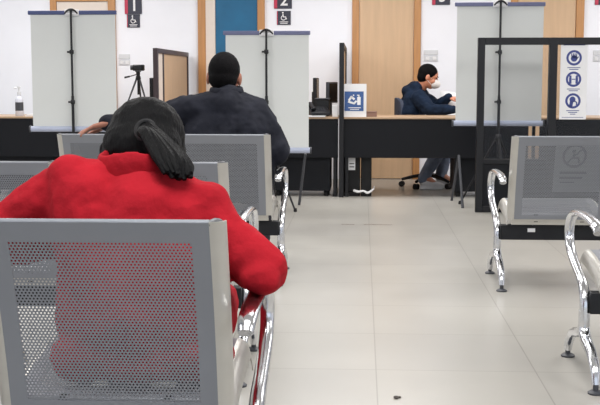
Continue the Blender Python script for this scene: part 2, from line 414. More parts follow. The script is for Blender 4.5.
def partition(x, label, fm='brownframe'):
    r = empty('counter_partition', (x, DY-.04, 0), label=label, cat='partition', group='framed partitions between the counters')
    h, L = (1.375 if x < -1 else 1.42), 1.86
    b = B()
    box(b, -.022, .022, 0, .05, 0, h); box(b, -.016, .016, .34, .38, .05, h-.04); box(b, -.02, .02, L-.04, L, 0, h)
    box(b, -.022, .022, .05, L, h-.045, h); box(b, -.02, .02, .05, L, .05, .09)
    obj('frame', b, M[fm], r, bevel=.003)
    b = B(); box(b, -.006, .006, .05, .34, .76, h-.045); obj('panel', b, M['pale'], r, smooth=False)
    b = B(); box(b, -.006, .006, .38, L-.04, .09, h-.045); obj('panel', b, M['door'], r, smooth=False)
    b = B(); box(b, -.006, .006, .05, .34, .09, .70); obj('lower_panel', b, M['navy'], r, smooth=False)
partition(-1.905, 'slanting dark framed partition with beige panel, left of the blue door')
partition(-.186, 'dark framed partition seen edge on beside the blue hand washing sign', 'black')

# front glass partition on the right
PY = 9.17
r = empty('glass_partition', (.967, PY, 0), label='black framed clear glass partition on the right with a poster on it', cat='partition')
b = B(); H0 = 1.425
box(b, -.029, .029, -.025, .025, 0, H0); box(b, .545, .61, -.03, .03, 0, H0); box(b, .029, 2.3, -.024, .024, H0-.058, H0); box(b, 2.24, 2.3, -.025, .025, 0, H0-.058)
box(b, .029, .545, -.02, .02, .40, .44); box(b, .029, 2.24, -.02, .02, 0, .05); box(b, .61, 2.24, -.02, .02, .40, .44)
obj('frame', b, M['black'], r, bevel=.003)
for x0, x1 in ((.029, .545), (.61, 2.24)):
    b = B(); box(b, x0, x1, -.003, .003, .44, H0-.058); obj('glass_pane', b, M['glass'], r, smooth=False)
    b = B(); box(b, x0, x1, -.006, .006, .05, .40); obj('lower_panel', b, M['navy'], r, smooth=False)
def Xp(px, y=PY-.008): return (px-362)*(y+.01)/1110*1.0 + .0
# poster
pr = empty('safety_poster', (1.712, PY-.006, 0), label='white poster with three blue circle pictograms taped on the glass', cat='poster')
b = B(); box(b, -.108, .108, -.0025, 0, .765, 1.385); obj('sheet', b, M['paper'], pr, smooth=False)
b = B()
for k, z in enumerate((1.262, 1.09, .915)):
    disc(b, (0, z), .062, -.0032, 32, .044)
    if k == 0:       # raised hands
        disc(b, (0, z-.005), .026, -.0032, 18)
        for i in range(4): strip(b, [(-.018+i*.012, z), (-.02+i*.0135, z+.034)], .008, -.0032)
        strip(b, [(.02, z-.01), (.034, z+.008)], .008, -.0032)
    elif k == 1:     # keep distance
        for s in (-1, 1):
            disc(b, (s*.026, z+.022), .010, -.0032, 14); strip(b, [(s*.026, z+.008), (s*.026, z-.03)], .020, -.0032)
        strip(b, [(-.012, z), (.012, z)], .007, -.0032)
    else:            # face mask head
        disc(b, (-.004, z+.012), .024, -.0032, 18); strip(b, [(-.012, z-.012), (-.016, z-.038)], .028, -.0032); strip(b, [(.012, z-.002), (.03, z-.012), (.028, z-.03)], .010, -.0032)
    for i, w in enumerate((.05, .035, .02)[:2 if k < 2 else 3]): strip(b, [(-w, z-.079-i*.014), (w, z-.079-i*.014)], .006, -.0032)
strip(b, [(-.085, 1.365), (.085, 1.365)], .006, -.0032); strip(b, [(-.085, .782), (.085, .782)], .004, -.0032)
obj('print', b, M['ink'], pr, smooth=False)

# ------------------------------------------------------------------ portable screens on tripods
def screen(x0, x1, z0, z1, y, bar, a0, label, legs):
    cx = (x0+x1)/2; h = (x1-x0)/2
    r = empty('portable_screen', (cx, y, 0), label=label, cat='screen', group='portable tripod screens used as dividers')
    b = B(); box(b, -h+.012, h-.006, .012, .016, z0+.02, z1-.02); obj('screen_fabric', b, M['screen'], r, smooth=False)
    b = B(); box(b, -h-.008, h+.006, .0, .026, z1-.034, z1); obj('top_bar', b, bar, r, bevel=.005)
    b = B(); sweep(b, [(-h-.006, .014, z0+.022, .027, .024), (h+.006, .014, z0+.022, .027, .024)], 16, smooth=False)
    c = obj('bottom_case', b, M['case'], r)
    b = B()
    for s in (-1, 1): rod(b, (s*(h+.005), .014, z0+.022), (s*(h+.018), .014, z0+.022), .029, seg=16)
    obj('end_cap', b, M['greyplastic'], c)
    b = B(); rod(b, (0, -.035, .14), (0, -.035, .95), .0125); rod(b, (0, -.035, .95), (0, -.035, z1+.005), .0095)
    po = obj('pole', b, M['black'], r)
    for z in (.88, 1.30):
        b = B(); lathe(b, [(.014, 0), (.019, .006), (.019, .03), (.014, .036)], (0, -.035, z), 14); rod(b, (-.015, -.035, z+.018), (-.038, -.04, z+.018), .008); obj('clamp_collar', b, M['black'], po)
    b = B(); box(b, -.06, .06, -.014, .0, z1-.045, z1+.008); rod(b, (-.05, -.012, z1-.03), (.05, -.012, z1-.03), .009); obj('top_bracket', b, M['white'], r, bevel=.004)
    b = B(); sweep(b, [(-.055, -.03, z1-.028, .006), (-.03, -.035, z1-.002, .008), (0, -.035, z1+.008, .010), (.03, -.035, z1-.002, .008), (.055, -.03, z1-.028, .006)], 8); obj('carry_handle', b, M['black'], r)
    b = B(); lathe(b, [(.018, 0), (.026, .01), (.026, .05), (.018, .06)], (0, -.035, .56), 14); obj('tripod_hub', b, M['black'], r)
    for k in range(3):
        a = math.radians(a0+120*k); d = V((math.cos(a), math.sin(a), 0)); R_ = .33
        b = B(); p = V((0, -.035, .58)); rod(b, p+d*.02, V((0, -.035, .012))+d*R_, .010, .008)
        rod(b, V((0, -.035, .22))+d*.01, p.lerp(V((0, -.035, .012))+d*R_, .52), .005)
        l = obj('tripod_leg', b, M['black'], r)
        b = B(); q = V((0, -.035, 0))+d*(R_+.002); lathe(b, [(.013, 0), (.015, .008), (.011, .03)], q, 12); obj('rubber_foot', b, M['rubber'], l)
    for (a, c) in legs:
        b = B(); rod(b, V(a)-V((cx, y, 0)), V(c)-V((cx, y, 0)), .011, .012); obj('side_leg', b, M['greyplastic'], r)
screen(-2.815, -2.073, .645, 1.665, 9.35, M['bar_blue'], -40, 'grey tripod screen at the left with a dark blue top bar', [])
screen(-1.157, -.440, .470, 1.492, 9.35, M['bar_grey'], -40, 'lower grey tripod screen beside the head of the man in black',
       [((-.475, 9.40, .46), (-.541, 9.60, .0))])
screen(.795, 1.545, .69, 1.74, 9.64, M['bar_grey'], 157, 'grey tripod screen standing behind the black framed glass on the right',
       [((.845, 9.70, .43), (.862, 9.44, .0)), ((.845, 9.71, .43), (.815, 10.02, .0))])

# ------------------------------------------------------------------ wall signs and switches
def text_mesh(name, s, size, m, parent, x, z, y):
    cu = bpy.data.curves.new('txt', 'FONT'); cu.body = s; cu.size = size; cu.align_x = 'CENTER'; cu.extrude = .0008; cu.offset = .003
    o = bpy.data.objects.new('txt', cu); col.objects.link(o); bpy.context.view_layer.update()
    me = bpy.data.meshes.new_from_object(o.evaluated_get(bpy.context.evaluated_depsgraph_get())); bpy.data.objects.remove(o)
    me.materials.clear(); me.materials.append(m); me.name = name
    q = mesh_obj(name, me, parent); q.rotation_euler = (PI/2, 0, 0); q.location = (x, y, z); return q
def sign(x0, x1, z0, num, label):
    w = x1-x0; cx = (x0+x1)/2
    r = empty('number_sign', (cx, WY, z0), label=label, cat='sign', group='numbered counter signs')
    b = B(); box(b, -w/2, w/2, -.012, 0, 0, w); obj('plate', b, M['signdark'], r, smooth=False, bevel=.002)
    b = B(); box(b, -w/2, -w/2+.035, -.0135, -.012, .002, w-.002); obj('red_stripe', b, M['signred'], r, smooth=False)
    text_mesh('numeral', num, .17, M['paper'], r, .012, .035, -.014)
def icon_sign(x0, x1, z0, label):
    w = x1-x0; cx = (x0+x1)/2
    r = empty('wheelchair_sign', (cx, WY, z0), label=label, cat='sign', group='small wheelchair signs')
    b = B(); box(b, -w/2, w/2, -.010, 0, 0, w*1.0); obj('plate', b, M['signdark'], r, smooth=False, bevel=.002)
    b = B(); box(b, -w/2, -w/2+.008, -.0112, -.010, .002, w-.002); obj('red_stripe', b, M['signred'], r, smooth=False)
    b = B(); y = -.0115; s = w/.14
    disc(b, (-.010*s, .122*s), .008*s, y, 14); strip(b, [(-.009*s, .108*s), (-.006*s, .080*s), (.018*s, .080*s), (.026*s, .058*s)], .009*s, y)
    disc(b, (-.004*s, .070*s), .026*s, y, 24, .019*s, math.radians(110), math.radians(350))
    for i, q in enumerate((.042, .036)): strip(b, [(-q*s, (.030-.014*i)*s), (q*s, (.030-.014*i)*s)], .006*s, y)
    obj('pictogram', b, M['paper'], r, smooth=False)
sign(-2.588, -2.401, 1.794, '1', 'dark square sign with white numeral 1 and red stripe')
icon_sign(-2.566, -2.424, 1.648, 'small dark wheelchair sign below the numeral 1 sign')
sign(-.956, -.762, 1.846, '2', 'dark square sign with white numeral 2 near the blue door')
icon_sign(-.924, -.774, 1.672, 'small dark wheelchair sign below the numeral 2 sign')
sign(.746, .938, 1.880, '3', 'dark square sign with white numeral 3 right of the maple door')
sign(2.472, 2.66, 1.874, '4', 'dark square sign at the upper right corner, above the wall')
for x, z, w, lb in ((-2.60, 1.245, .12, 'white double wall switch left of the camcorder'), (.742, 1.285, .15, 'white double wall switch above the man in the mask'), (2.54, 1.28, .14, 'white double wall switch right of the poster')):
    r = empty('wall_switch', (x, WY, z), label=lb, cat='switch', group='white wall switches')
    b = B(); box(b, -w/2, w/2, -.010, 0, -.005, .055); box(b, -w/2, w/2, -.010, 0, .062, .115); obj('plate', b, M['plate_plastic'], r, bevel=.003)
    for k in (-1, 1):
        b = B(); box(b, k*w*.24-.018, k*w*.24+.018, -.016, -.010, .008, .042); obj('rocker', b, M['white'], r, bevel=.002)

# ------------------------------------------------------------------ things on and under the desks
TZ = .742
# hand washing sign
r = empty('desk_sign', (-.062, DY+.03, TZ), label='white upright desk sign with a blue hand washing square', cat='sign')
b = B(); box(b, -.104, .104, 0, .004, .004, .305, Matrix.Rotation(-.06, 4, 'X')); box(b, -.104, .104, -.005, .07, 0, .005); obj('holder', b, M['white'], r, smooth=False)
mt = Matrix.Rotation(-.06, 4, 'X')
b = B(); box(b, -.098, .078, -.002, -.0005, .055, .235, mt); obj('blue_square', b, M['signblue'], r, smooth=False)
b = B()
strip(b, [(-.055, .155), (-.035, .185), (-.01, .165)], .020, -.003); strip(b, [(-.06, .14), (-.01, .125), (.01, .145)], .018, -.003)
strip(b, [(.035, .12), (.035, .175)], .032, -.003); strip(b, [(.035, .18), (.035, .20), (.02, .20)], .010, -.003); disc(b, (-.015, .20), .007, -.003, 12)
strip(b, [(-.06, .085), (.05, .085)], .007, -.003); strip(b, [(-.045, .070), (.035, .070)], .006, -.003)
bmesh.ops.transform(b, matrix=mt, verts=b.verts); obj('pictogram', b, M['paper'], r, smooth=False)
# brown card box
r = empty('card_box', (.085, DY+.12, TZ), label='low brown card box on the desk right of the hand washing sign', cat='box')
b = B(); box(b, -.055, .055, -.04, .04, 0, .042); obj('box_body', b, M['brown'], r, bevel=.003)
b = B(); box(b, -.057, .057, -.042, .042, .042, .05); obj('lid', b, M['brown'], r, bevel=.002)
# monitors
def monitor(x, y, rz, w, h, z, label, m='greyplastic'):
    r = empty('computer_monitor', (x, y, TZ), rz, label=label, cat='monitor', group='desk monitors')
    b = B(); box(b, -w/2, w/2, 0, .035, z, z+h); obj('casing', b, M[m], r, bevel=.006)
    b = B(); box(b, -w/2+.015, w/2-.015, -.002, 0, z+.018, z+h-.015); obj('display', b, M['lcd'], r, smooth=False)
    b = B(); box(b, -.025, .025, .03, .055, .01, z+h*.5); obj('stand', b, M[m], r, bevel=.004)
    b = B(); lathe(b, [(.065, 0), (.065, .008), (.03, .016)], (0, .03, 0), 24); obj('base', b, M[m], r)
monitor(-.425, DY+.47, math.radians(86), .22, .27, .09, 'black monitor turned edge on, left of the phone clutter', 'black')
monitor(-.275, DY+.45, math.radians(55), .15, .20, .12, 'small dark grey monitor beside the edge-on partition', 'greyplastic')
monitor(-1.975, DY+.42, math.radians(80), .24, .19, .17, 'black monitor seen edge on beside the camcorder tripod', 'black')
# phone
r = empty('desk_phone', (-.40, DY+.12, TZ+.0125), .25, label='black desk telephone on papers behind the middle screen', cat='telephone')
b = B(); vs = box(b, -.09, .09, -.09, .09, 0, .03); [setattr(v.co, 'z', .085) for v in vs if v.co.y > 0 and v.co.z > .02]; obj('phone_body', b, M['black'], r, bevel=.006)
b = B(); sweep(b, [(-.065, -.075, .055, .024), (-.065, -.05, .075, .016), (-.065, .05, .10, .016), (-.065, .085, .10, .024)], 12); obj('handset', b, M['black'], r)
b = B(); [box(b, -.02+.03*i, .0+.03*i, -.06+.03*j, -.04+.03*j, .03+.0092*j+.002, .045+.0092*j) for i in range(3) for j in range(4)]; obj('keypad', b, M['greyplastic'], r)
# terminal
r = empty('card_terminal', (-.385, DY+.28, TZ), label='black boxy office machine behind the desk telephone', cat='machine')
b = B(); box(b, -.05, .08, -.05, .05, 0, .155); obj('machine_body', b, M['black'], r, bevel=.01)
b = B(); box(b, -.055, .085, -.055, .055, .156, .170); obj('lid', b, M['greyplastic'], r, bevel=.005)
r = tag(obj('tissue_box', (lambda b: (box(b, -.025, .03, -.03, .04, 0, .105), b)[1])(B()), M['white'], bevel=.004), 'small upright white box beside the partition post', 'box'); r.location = (-.248, DY+.05, TZ)
for i, (x, y, rz, w) in enumerate(((-.42, DY+.05, .2, .2),)):
    b = B(); [box(b, -w/2+.004*k, w/2+.003*k, -.05, .09, .003*k, .003*k+.0025) for k in range(4)]
    o = tag(obj('paper_stack', b, M['paper'], smooth=False), 'low stack of white papers under the desk telephone edge', 'papers'); o.location = (x-.02, y-.02, TZ); o.rotation_euler.z = 0
# paper + keyboard in front of masked man
b = B(); box(b, -.10, .10, -.14, .14, 0, .003); o = tag(obj('paper_sheet', b, M['paper'], smooth=False), 'white sheet of paper held up by the masked man', 'paper'); o.location = (.87, 11.13, .845); o.rotation_euler = (1.0, .15, .1)
# camcorder on tripod
cx0, cy0 = -2.135, DY+.30
r = empty('camera_tripod', (cx0, cy0, TZ), label='small black tripod standing on the left desk under the camcorder', cat='tripod')
for k, (dx, dy) in enumerate(((-.14, -.06), (.12, -.05), (.01, .13))):
    b = B(); rod(b, (dx*.08, dy*.08, .36), (dx, dy, .006), .010, .006); l = obj('leg', b, M['greyplastic'], r)
    b = B(); ell(b, (dx, dy, .008), (.010, .010, .008), sub=2); obj('rubber_foot', b, M['rubber'], l)
b = B(); rod(b, (0, 0, .20), (0, 0, .40), .010); obj('centre_column', b, M['black'], r)
b = B(); lathe(b, [(.022, .34), (.026, .35), (.022, .375), (.016, .38), (.020, .395), (.02, .415), (.03, .417), (.03, .425)], seg=16); obj('pan_head', b, M['black'], r)
b = B(); rod(b, (-.01, 0, .392), (-.085, -.01, .372), .005); rod(b, (-.08, -.01, .373), (-.13, -.015, .362), .009); obj('pan_handle', b, M['black'], r)
r = empty('camcorder', (cx0, cy0, TZ+.426), label='small black camcorder mounted on the desk tripod', cat='camera')
b = B(); box(b, -.05, .06, -.03, .03, 0, .058); obj('camera_body', b, M['black'], r, bevel=.010)
b = B(); rod(b, (-.05, 0, .03), (-.072, 0, .03), .022, .024, 16); obj('lens_barrel', b, M['greyplastic'], r)
b = B(); box(b, -.03, .045, -.036, -.0305, .010, .05); obj('flip_screen', b, M['lcd'], r, bevel=.002)
# sanitizer bottle + papers left
r = empty('pump_bottle', (-3.24, DY+.12, TZ), label='tall pump bottle at the left end of the desk', cat='bottle')
b = B(); lathe(b, [(.034, 0), (.038, .006), (.038, .15), (.030, .175), (.014, .19), (.014, .2)], seg=20); obj('bottle_body', b, mat('pale_clear_plastic', sr(208, 210, 220), .15, var=.02), r)
b = B(); rod(b, (0, 0, .02), (0, 0, .20), .004); lathe(b, [(.016, .198), (.016, .225), (.006, .228), (.006, .262), (.018, .266), (.018, .278)], seg=16); rod(b, (0, 0, .27), (-.04, -.02, .265), .007); obj('pump', b, M['plate_plastic'], r)
b = B(); lathe(b, [(.0385, .05), (.0385, .13)], seg=20); obj('bottle_label', b, M['greyplastic'], r)
b = B(); [box(b, -.1+.006*k, .1+.004*k, -.06, .1, .005*k, .005*k+.004) for k in range(4)]
o = tag(obj('paper_stack', b, M['paper'], smooth=False), 'low stack of papers on the far left desk by the bottle', 'papers'); o.location = (-3.06, DY+.09, TZ)

# under the desks
def pedestal(x0, x1, y0, label, zt=.66, d=.5):
    cx = (x0+x1)/2; h = (x1-x0)/2
    r = empty('drawer_pedestal', (cx, y0, 0), label=label, cat='cabinet', group='black pedestals under the desks')
    b = B(); box(b, -h, h, 0, d, .05, zt); obj('carcass', b, M['navy'], r, bevel=.004)
    for k in range(3):
        z = .07+k*(zt-.09)/3
        b = B(); box(b, -h+.012, h-.012, d, d+.014, z, z+(zt-.09)/3-.01); dr = obj('drawer', b, M['black'], r, bevel=.003)
        b = B(); box(b, -.05, .05, d+.014, d+.026, z+.10, z+.112); obj('handle', b, M['greyplastic'], dr)
    b = B()
    for sx in (-1, 1):
        for sy in (.05, d-.05): lathe(b, [(.022, 0), (.022, .05)], (sx*(h-.04), sy, 0), 12)
    obj('caster', b, M['rubber'], r)
pedestal(-.82, -.29, DY+.06, 'wide black pedestal under the desk behind the middle screen')
pedestal(-1.65, -.95, DY+.06, 'black pedestal under the desk behind the man in black')
pedestal(.86, 1.42, DY+.06, 'black pedestal under the masked man desk, right of his feet')
pedestal(-3.5, -2.9, DY+.06, 'black pedestal under the far left desk end')
pedestal(-2.8, -2.1, DY+.06, 'black pedestal under the camcorder desk')
pedestal(1.75, 2.9, DY+.06, 'wide black pedestal behind the poster partition')
def tower(x, y, w, rz, label, lab):
    r = empty('computer_tower', (x, y, 0), rz, label=label, cat='computer', group='black computer towers')
    b = B(); box(b, -w/2, w/2, 0, .42, .035, .43); obj('case', b, M['black'], r, bevel=.005)
    b = B(); box(b, -w/2+.004, w/2-.004, -.012, 0, .04, .425); f = obj('front_panel', b, M['rubber'], r, bevel=.005)
    b = B(); box(b, -w/2, w/2, -.02, .43, 0, .035); obj('plinth', b, M['rubber'], r)
    if lab:
        b = B(); box(b, -.032, .032, -.0145, -.012, .245, .37); obj('label_sticker', b, M['white'], f, smooth=False)
        b = B(); box(b, -.022, .022, -.0155, -.0145, .30, .31); box(b, -.022, .022, -.0155, -.0145, .27, .28); obj('label_print', b, M['greyplastic'], f, smooth=False)
tower(-.09, DY+.10, .155, 0, 'black computer tower with a white label under the desk', True)
tower(.045, DY+.09, .10, .0, 'plain black computer tower right of the labelled one', False)
b = B(); sweep(b, [(-.07, DY+.02, .06, .012), (-.03, DY+.0, .05, .012), (.02, DY+.02, .055, .010), (.06, DY+.01, .04, .012), (.11, DY+.04, .07, .008), (.12, DY+.12, .09, .006)], 8)
tag(obj('white_cable', b, M['white']), 'bunch of white cable lying before the computer towers', 'cable')

# floor marks
for x0, x1, y, lb in ((-.148, -.05, 8.325, 'short reddish tape scrap on the floor joint, left of the other'), (.02, .235, 8.318, 'longer reddish tape scrap on the floor joint before the desk')):
    b = B(); n = 8
    lo = [b.verts.new((lerp(x0, x1, i/n), y-.007+random.uniform(-.003, .003), .0012)) for i in range(n+1)]
    hi = [b.verts.new((lerp(x0, x1, i/n), y+.006+random.uniform(-.003, .003), .0012)) for i in range(n+1)]
    for i in range(n): b.faces.new((lo[i], lo[i+1], hi[i+1], hi[i]))
    tag(obj('tape_scrap', b, M['tape'], smooth=False), lb, 'tape', 'tape scraps on the floor')
b = B(); ell(b, (.125, 3.75, .004), (.010, .014, .004), sub=2); ell(b, (.135, 3.755, .003), (.008, .006, .003), sub=2)
tag(obj('floor_crumb', b, M['debris']), 'small dark crumb on the tile near the bottom of the aisle', 'crumb')

# ------------------------------------------------------------------ office chair
def office_chair(x, y, rz, label):
    r = empty('office_chair', (x, y, 0), rz, label=label, cat='chair')
    for k in range(5):
        a = 2*PI*k/5+.3; d = V((math.cos(a), math.sin(a), 0))
        b = B(); sweep(b, [(*(d*.03+V((0, 0, .125))), .02, .022), (*(d*.16+V((0, 0, .105))), .018, .018), (*(d*.275+V((0, 0, .075))), .015, .014)], 10); l = obj('base_leg', b, M['black'], r)
        q = d*.275; t = V((-d.y, d.x, 0))
        b = B()
        for s in (-1, 1): rod(b, q+t*s*.007+V((0, 0, .029)), q+t*s*.024+V((0, 0, .029)), .029, seg=16)
        obj('caster', b, M['rubber'], l)
    b = B(); rod(b, (0, 0, .10), (0, 0, .24), .028); rod(b, (0, 0, .24), (0, 0, .345), .016); obj('gas_column', b, M['black'], r)
    b = B(); ell(b, (0, 0, .375), (.235, .235, .045)); obj('seat_cushion', b, M['rubber'], r)
    b = B(); sweep(b, [(-.05, 0, .335, .02, .008), (-.20, 0, .335, .02, .008), (-.30, 0, .42, .02, .008), (-.32, 0, .62, .02, .008)], 10, axis=(0, 1, 0)); obj('back_bracket', b, M['black'], r)
    b = B(); G = []
    vs = []
    for i in range(9):
        for j in range(9):
            u = -1+i/4; v = -1+j/4; k = math.sqrt(max(0, 1-.35*u*u*v*v))
            vs.append((-.315+.03*u*u-.0*v, .20*u*k, .735+.17*v*k))
    F = [b.verts.new(p) for p in vs]; K = [b.verts.new((p[0]-.035, p[1], p[2])) for p in vs]
    for i in range(8):
        for j in range(8):
            a, c, d, e = i*9+j, (i+1)*9+j, (i+1)*9+j+1, i*9+j+1
            b.faces.new((F[a], F[c], F[d], F[e])); b.faces.new((K[a], K[e], K[d], K[c]))
    for i in range(8):
        for a, c in ((i*9, (i+1)*9), (i*9+8, (i+1)*9+8), (i, i+1), (72+i, 73+i)): b.faces.new((F[a], F[c], K[c], K[a]))
    obj('backrest', b, mat('blue_grey_mesh_fabric', sr(58, 66, 84), .8, var=.1), r, bevel=.008)
OCX, OCY = .55, DY+.98
office_chair(OCX+.13, OCY, .12, 'black swivel chair on casters under the man in the mask')

# ------------------------------------------------------------------ people
def basis(fwd, up):
    f = V(fwd).normalized(); u = (V(up)-f*V(up).dot(f)).normalized(); s = f.cross(u)   # s = the person's right
    return s, f, u
def head(bm, c, fwd, up, k=1.):
    s, f, u = basis(fwd, up); c = V(c); R = Matrix((s, f, u)).transposed()
    P = lambda x, y, z: c+(s*x+f*y+u*z)*k
    ell(bm, P(0, -.008, .018), (.076*k, .096*k, .092*k), R); ell(bm, P(0, .018, -.045), (.060*k, .072*k, .068*k), R)
    ell(bm, P(0, .048, -.088), (.032*k, .032*k, .026*k), R)
    cap(bm, P(0, .086, .005), .009*k, P(0, .104, -.032), .013*k)
    for q in (-1, 1):
        ell(bm, P(q*.030, .074, .022), (.024*k, .014*k, .010*k), R); ell(bm, P(q*.040, .060, -.03), (.024*k, .022*k, .024*k), R)
        ell(bm, P(q*.079, -.004, -.012), (.010*k, .019*k, .033*k), R); ell(bm, P(q*.014, -.0+.088, -.038), (.010*k, .010*k, .008*k), R)
        ell(bm, P(0, .080, -.064), (.022*k, .010*k, .0065*k), R); ell(bm, P(0, .078, -.077), (.018*k, .010*k, .006*k), R)
    return P, R
def hand(bm, w, d, n, th, curl=.5, k=1.):
    """w wrist, d pointing direction, n normal of the back of the hand, th +1/-1 thumb side along d x n"""
    d = V(d).normalized(); n = (V(n)-d*V(n).dot(d)).normalized(); s = d.cross(n)*th; w = V(w)
    for i in range(4):
        o = (.030-.020*i)*k; kn = w+d*(.088-.004*abs(i-1))*k+s*o
        cap(bm, w+d*.012*k+s*o*.55, .015*k, kn, .0115*k)
        p = kn; a = curl*.45; L = (.040, .045, .042, .033)[i]*k; r = (.0092, .0094, .009, .0078)[i]*k
        sp = s*(.16-.105*i)
        for g in range(3):
            a2 = a+curl*(.55*g); q = p+(((d+sp).normalized())*math.cos(a2)-n*math.sin(a2))*L
            cap(bm, p, r, q, r*.9); p = q; L *= .72; r *= .92
    p = w+d*.022*k+s*.024*k; q = p+(s*.75+d*.65-n*.25).normalized()*.044*k; cap(bm, p, .014*k, q, .0115*k)
    q2 = q+(d*.95+s*.25-n*.3*curl).normalized()*.032*k; cap(bm, q, .011*k, q2, .010*k); q3 = q2+(d-n*.5*curl).normalized()*.026*k; cap(bm, q2, .010*k, q3, .008*k)
def eyes(P, R, parent, off, k=1.):
    for q in (-1, 1):
        b = B(); ell(b, P(q*.030, .083, .008), (.013*k, .007*k, .007*k), R, 2); obj('eye', b, M['lcd'], parent, off)
def eyebrows(P, parent, off):
    for q in (-1, 1):
        b = B(); cap(b, P(q*.016, .092, .028), .0035, P(q*.046, .080, .030), .003); obj('eyebrow', b, M['hair_short'], parent, off)

# --- woman in red, on the nearest bench
wx = -.536
root = V((wx, 2.62, 0))
W = empty('person', root, label='woman in a red coat with a black ponytail, head bowed, seated nearest', cat='person')
hc = V((-.548, 2.79, .917)); hf = V((-.05, .76, -.65)); hu = V((.06, .62, .78))
RS, RE, RWr = V((-.385, 2.585, .785)), V((-.222, 2.53, .655)), V((-.37, 2.83, .655))
LS, LE, LWr = V((-.690, 2.60, .842)), V((-.895, 2.60, .715)), V((-.70, 2.86, .66))
b = B(); P, R_ = head(b, hc, hf, hu, 1.0)
cap(b, (-.525, 2.67, .84), .048, hc+V((.01, -.045, -.035)), .05)
chain(b, [(-.51, 2.60, .77, .085), (-.53, 2.58, .68, .11), (-.536, 2.57, .55, .12)])
for S, E_, Wr in ((RS, RE, RWr), (LS, LE, LWr)): chain(b, [(-.52, 2.60, .80, .05), (*S, .042), (*E_, .034), (*Wr, .025)])
for q in (-1, 1): chain(b, [(wx+q*.08, 2.56, .53, .09), (wx+q*.11, 2.98, .50, .062), (wx+q*.10, 2.96, .12, .04), (wx+q*.10, 3.06, .055, .03)])
hand(b, RWr, (-.55, .7, .1), (.3, .1, .9), -1, .7, .95); hand(b, LWr, (.55, .7, .1), (-.3, .1, .9), 1, .7, .95)
fuse('body', b, M['skin'], W, root, .005, 2)
eyes(P, R_, W, root, .97); eyebrows(P, W, root)
# coat
b = B()
chain(b, [(-.515, 2.585, .785, .115), (-.53, 2.565, .70, .130), (-.536, 2.56, .56, .145)])
chain(b, [(-.66, 2.57, .82, .088), (-.60, 2.55, .66, .105), (-.59, 2.56, .55, .12)]); chain(b, [(-.42, 2.57, .77, .088), (-.43, 2.55, .66, .105), (-.45, 2.56, .55, .12)])
chain(b, [(-.50, 2.60, .83, .070), (*LS, .072), (*LE, .062), (*LWr, .045)])
cap(b, (-.50, 2.62, .845), .068, (-.44, 2.60, .835), .062); chain(b, [(-.50, 2.60, .82, .070), (*RS, .076), (*(RS.lerp(RE, .5)+V((.004, 0, 0))), .060), (*RE, .060)]); chain(b, [(*RE, .060), (*(RE.lerp(RWr, .5)), .052), (*RWr, .044)])
ell(b, (-.225, 2.50, .645), (.05, .05, .045)); ell(b, (-.682, 2.58, .868), (.058, .07, .056)); ell(b, (-.372, 2.58, .800), (.062, .07, .060))
for q in (-1, 1): chain(b, [(wx+.02+q*.085, 2.575, .66, .115), (wx+.02+q*.09, 2.575, .535, .125), (wx+q*.12, 2.88, .50, .095)])
chain(b, [(-.665, 2.51, .455, .060), (-.36, 2.51, .455, .060)]); ell(b, (-.515, 2.60, .435), (.22, .16, .05))
fuse('coat', b, M['red'], W, root, .007, 6, [(.14, .022, 0), (.045, .010, 0)])
# collar
b = B(); N_ = 22
ring = []
for i in range(N_+1):
    a = math.radians(-130)+math.radians(260)*i/N_   # open at the front
    x = -.535+.094*math.sin(a); y = 2.66-.112*math.cos(a); z = .908-.010*math.cos(a)+.0*math.sin(a)
    ring.append((x, y, z-.02*abs(math.sin(a)), .036, .011))
sweep(b, ring, 12, axis=(0, 0, 1), k=2)
for i in range(0): pass
c = fuse('collar', b, M['red'], W, root, .006, 5, [(.05, .012, 0)])
# hair
b = B()
s_, f_, u_ = basis(hf, hu); Rh = Matrix((s_, f_, u_)).transposed()
ell(b, hc-f_*.022+u_*.028, (.098, .108, .098), Rh); ell(b, hc-f_*.045-u_*.02, (.100, .080, .088), Rh)
for q in (-1, 1): ell(b, hc+s_*q*.084+f_*.012-u_*.025, (.022, .056, .066), Rh)
chain(b, [(-.635, 2.79, .92, .030), (-.655, 2.79, .875, .016), (-.650, 2.80, .84, .008)])
h = fuse('hair', b, M['hair'], W, root, .005, 3, [(.02, .006, 0)])
b = B()
for i in range(46):
    t = random.uniform(-1, 1); e = random.uniform(-1, 1); r0 = random.uniform(.009, .013); g = random.uniform(-.007, .007)
    sweep(b, [(-.525+t*.010, 2.668+e*.008, .975+t*.012, r0), (-.495+t*.026, 2.622+e*.014, .965-t*.010, r0*1.1), (-.462+t*.038, 2.585+e*.016, .935-t*.014, r0*1.1),
              (-.436+t*.040, 2.545+e*.012, .907-t*.010, r0), (-.418+t*.032+e*.004, 2.518+e*.008, .884+g-t*.006-.010*(1-t*t), .005)], 8)
obj('ponytail', b, M['hair'], W, root)
b = B(); sweep(b, [(-.522+.022*math.cos(a), 2.666+.010*math.sin(a)-.006, .975+.022*math.sin(a), .006) for a in [2*PI*i/10 for i in range(11)]], 8); obj('hair_tie', b, M['rubber'], W, root)
# trousers + shoes
b = B()
for q in (-1, 1): chain(b, [(wx+q*.085, 2.66, .50, .10), (wx+q*.11, 2.99, .495, .075), (wx+q*.10, 2.97, .14, .055)])
fuse('trousers', b, M['trousers'], W, root, .009, 4)
for q in (-1, 1):
    b = B(); chain(b, [(wx+q*.10, 2.96, .07, .045), (wx+q*.10, 3.06, .045, .042), (wx+q*.105, 3.14, .035, .032)]); box(b, wx+q*.10-.035, wx+q*.10+.035, 2.92, 3.15, .002, .03)
    fuse('shoe', b, M['shoeblack'], W, root, .006, 3)
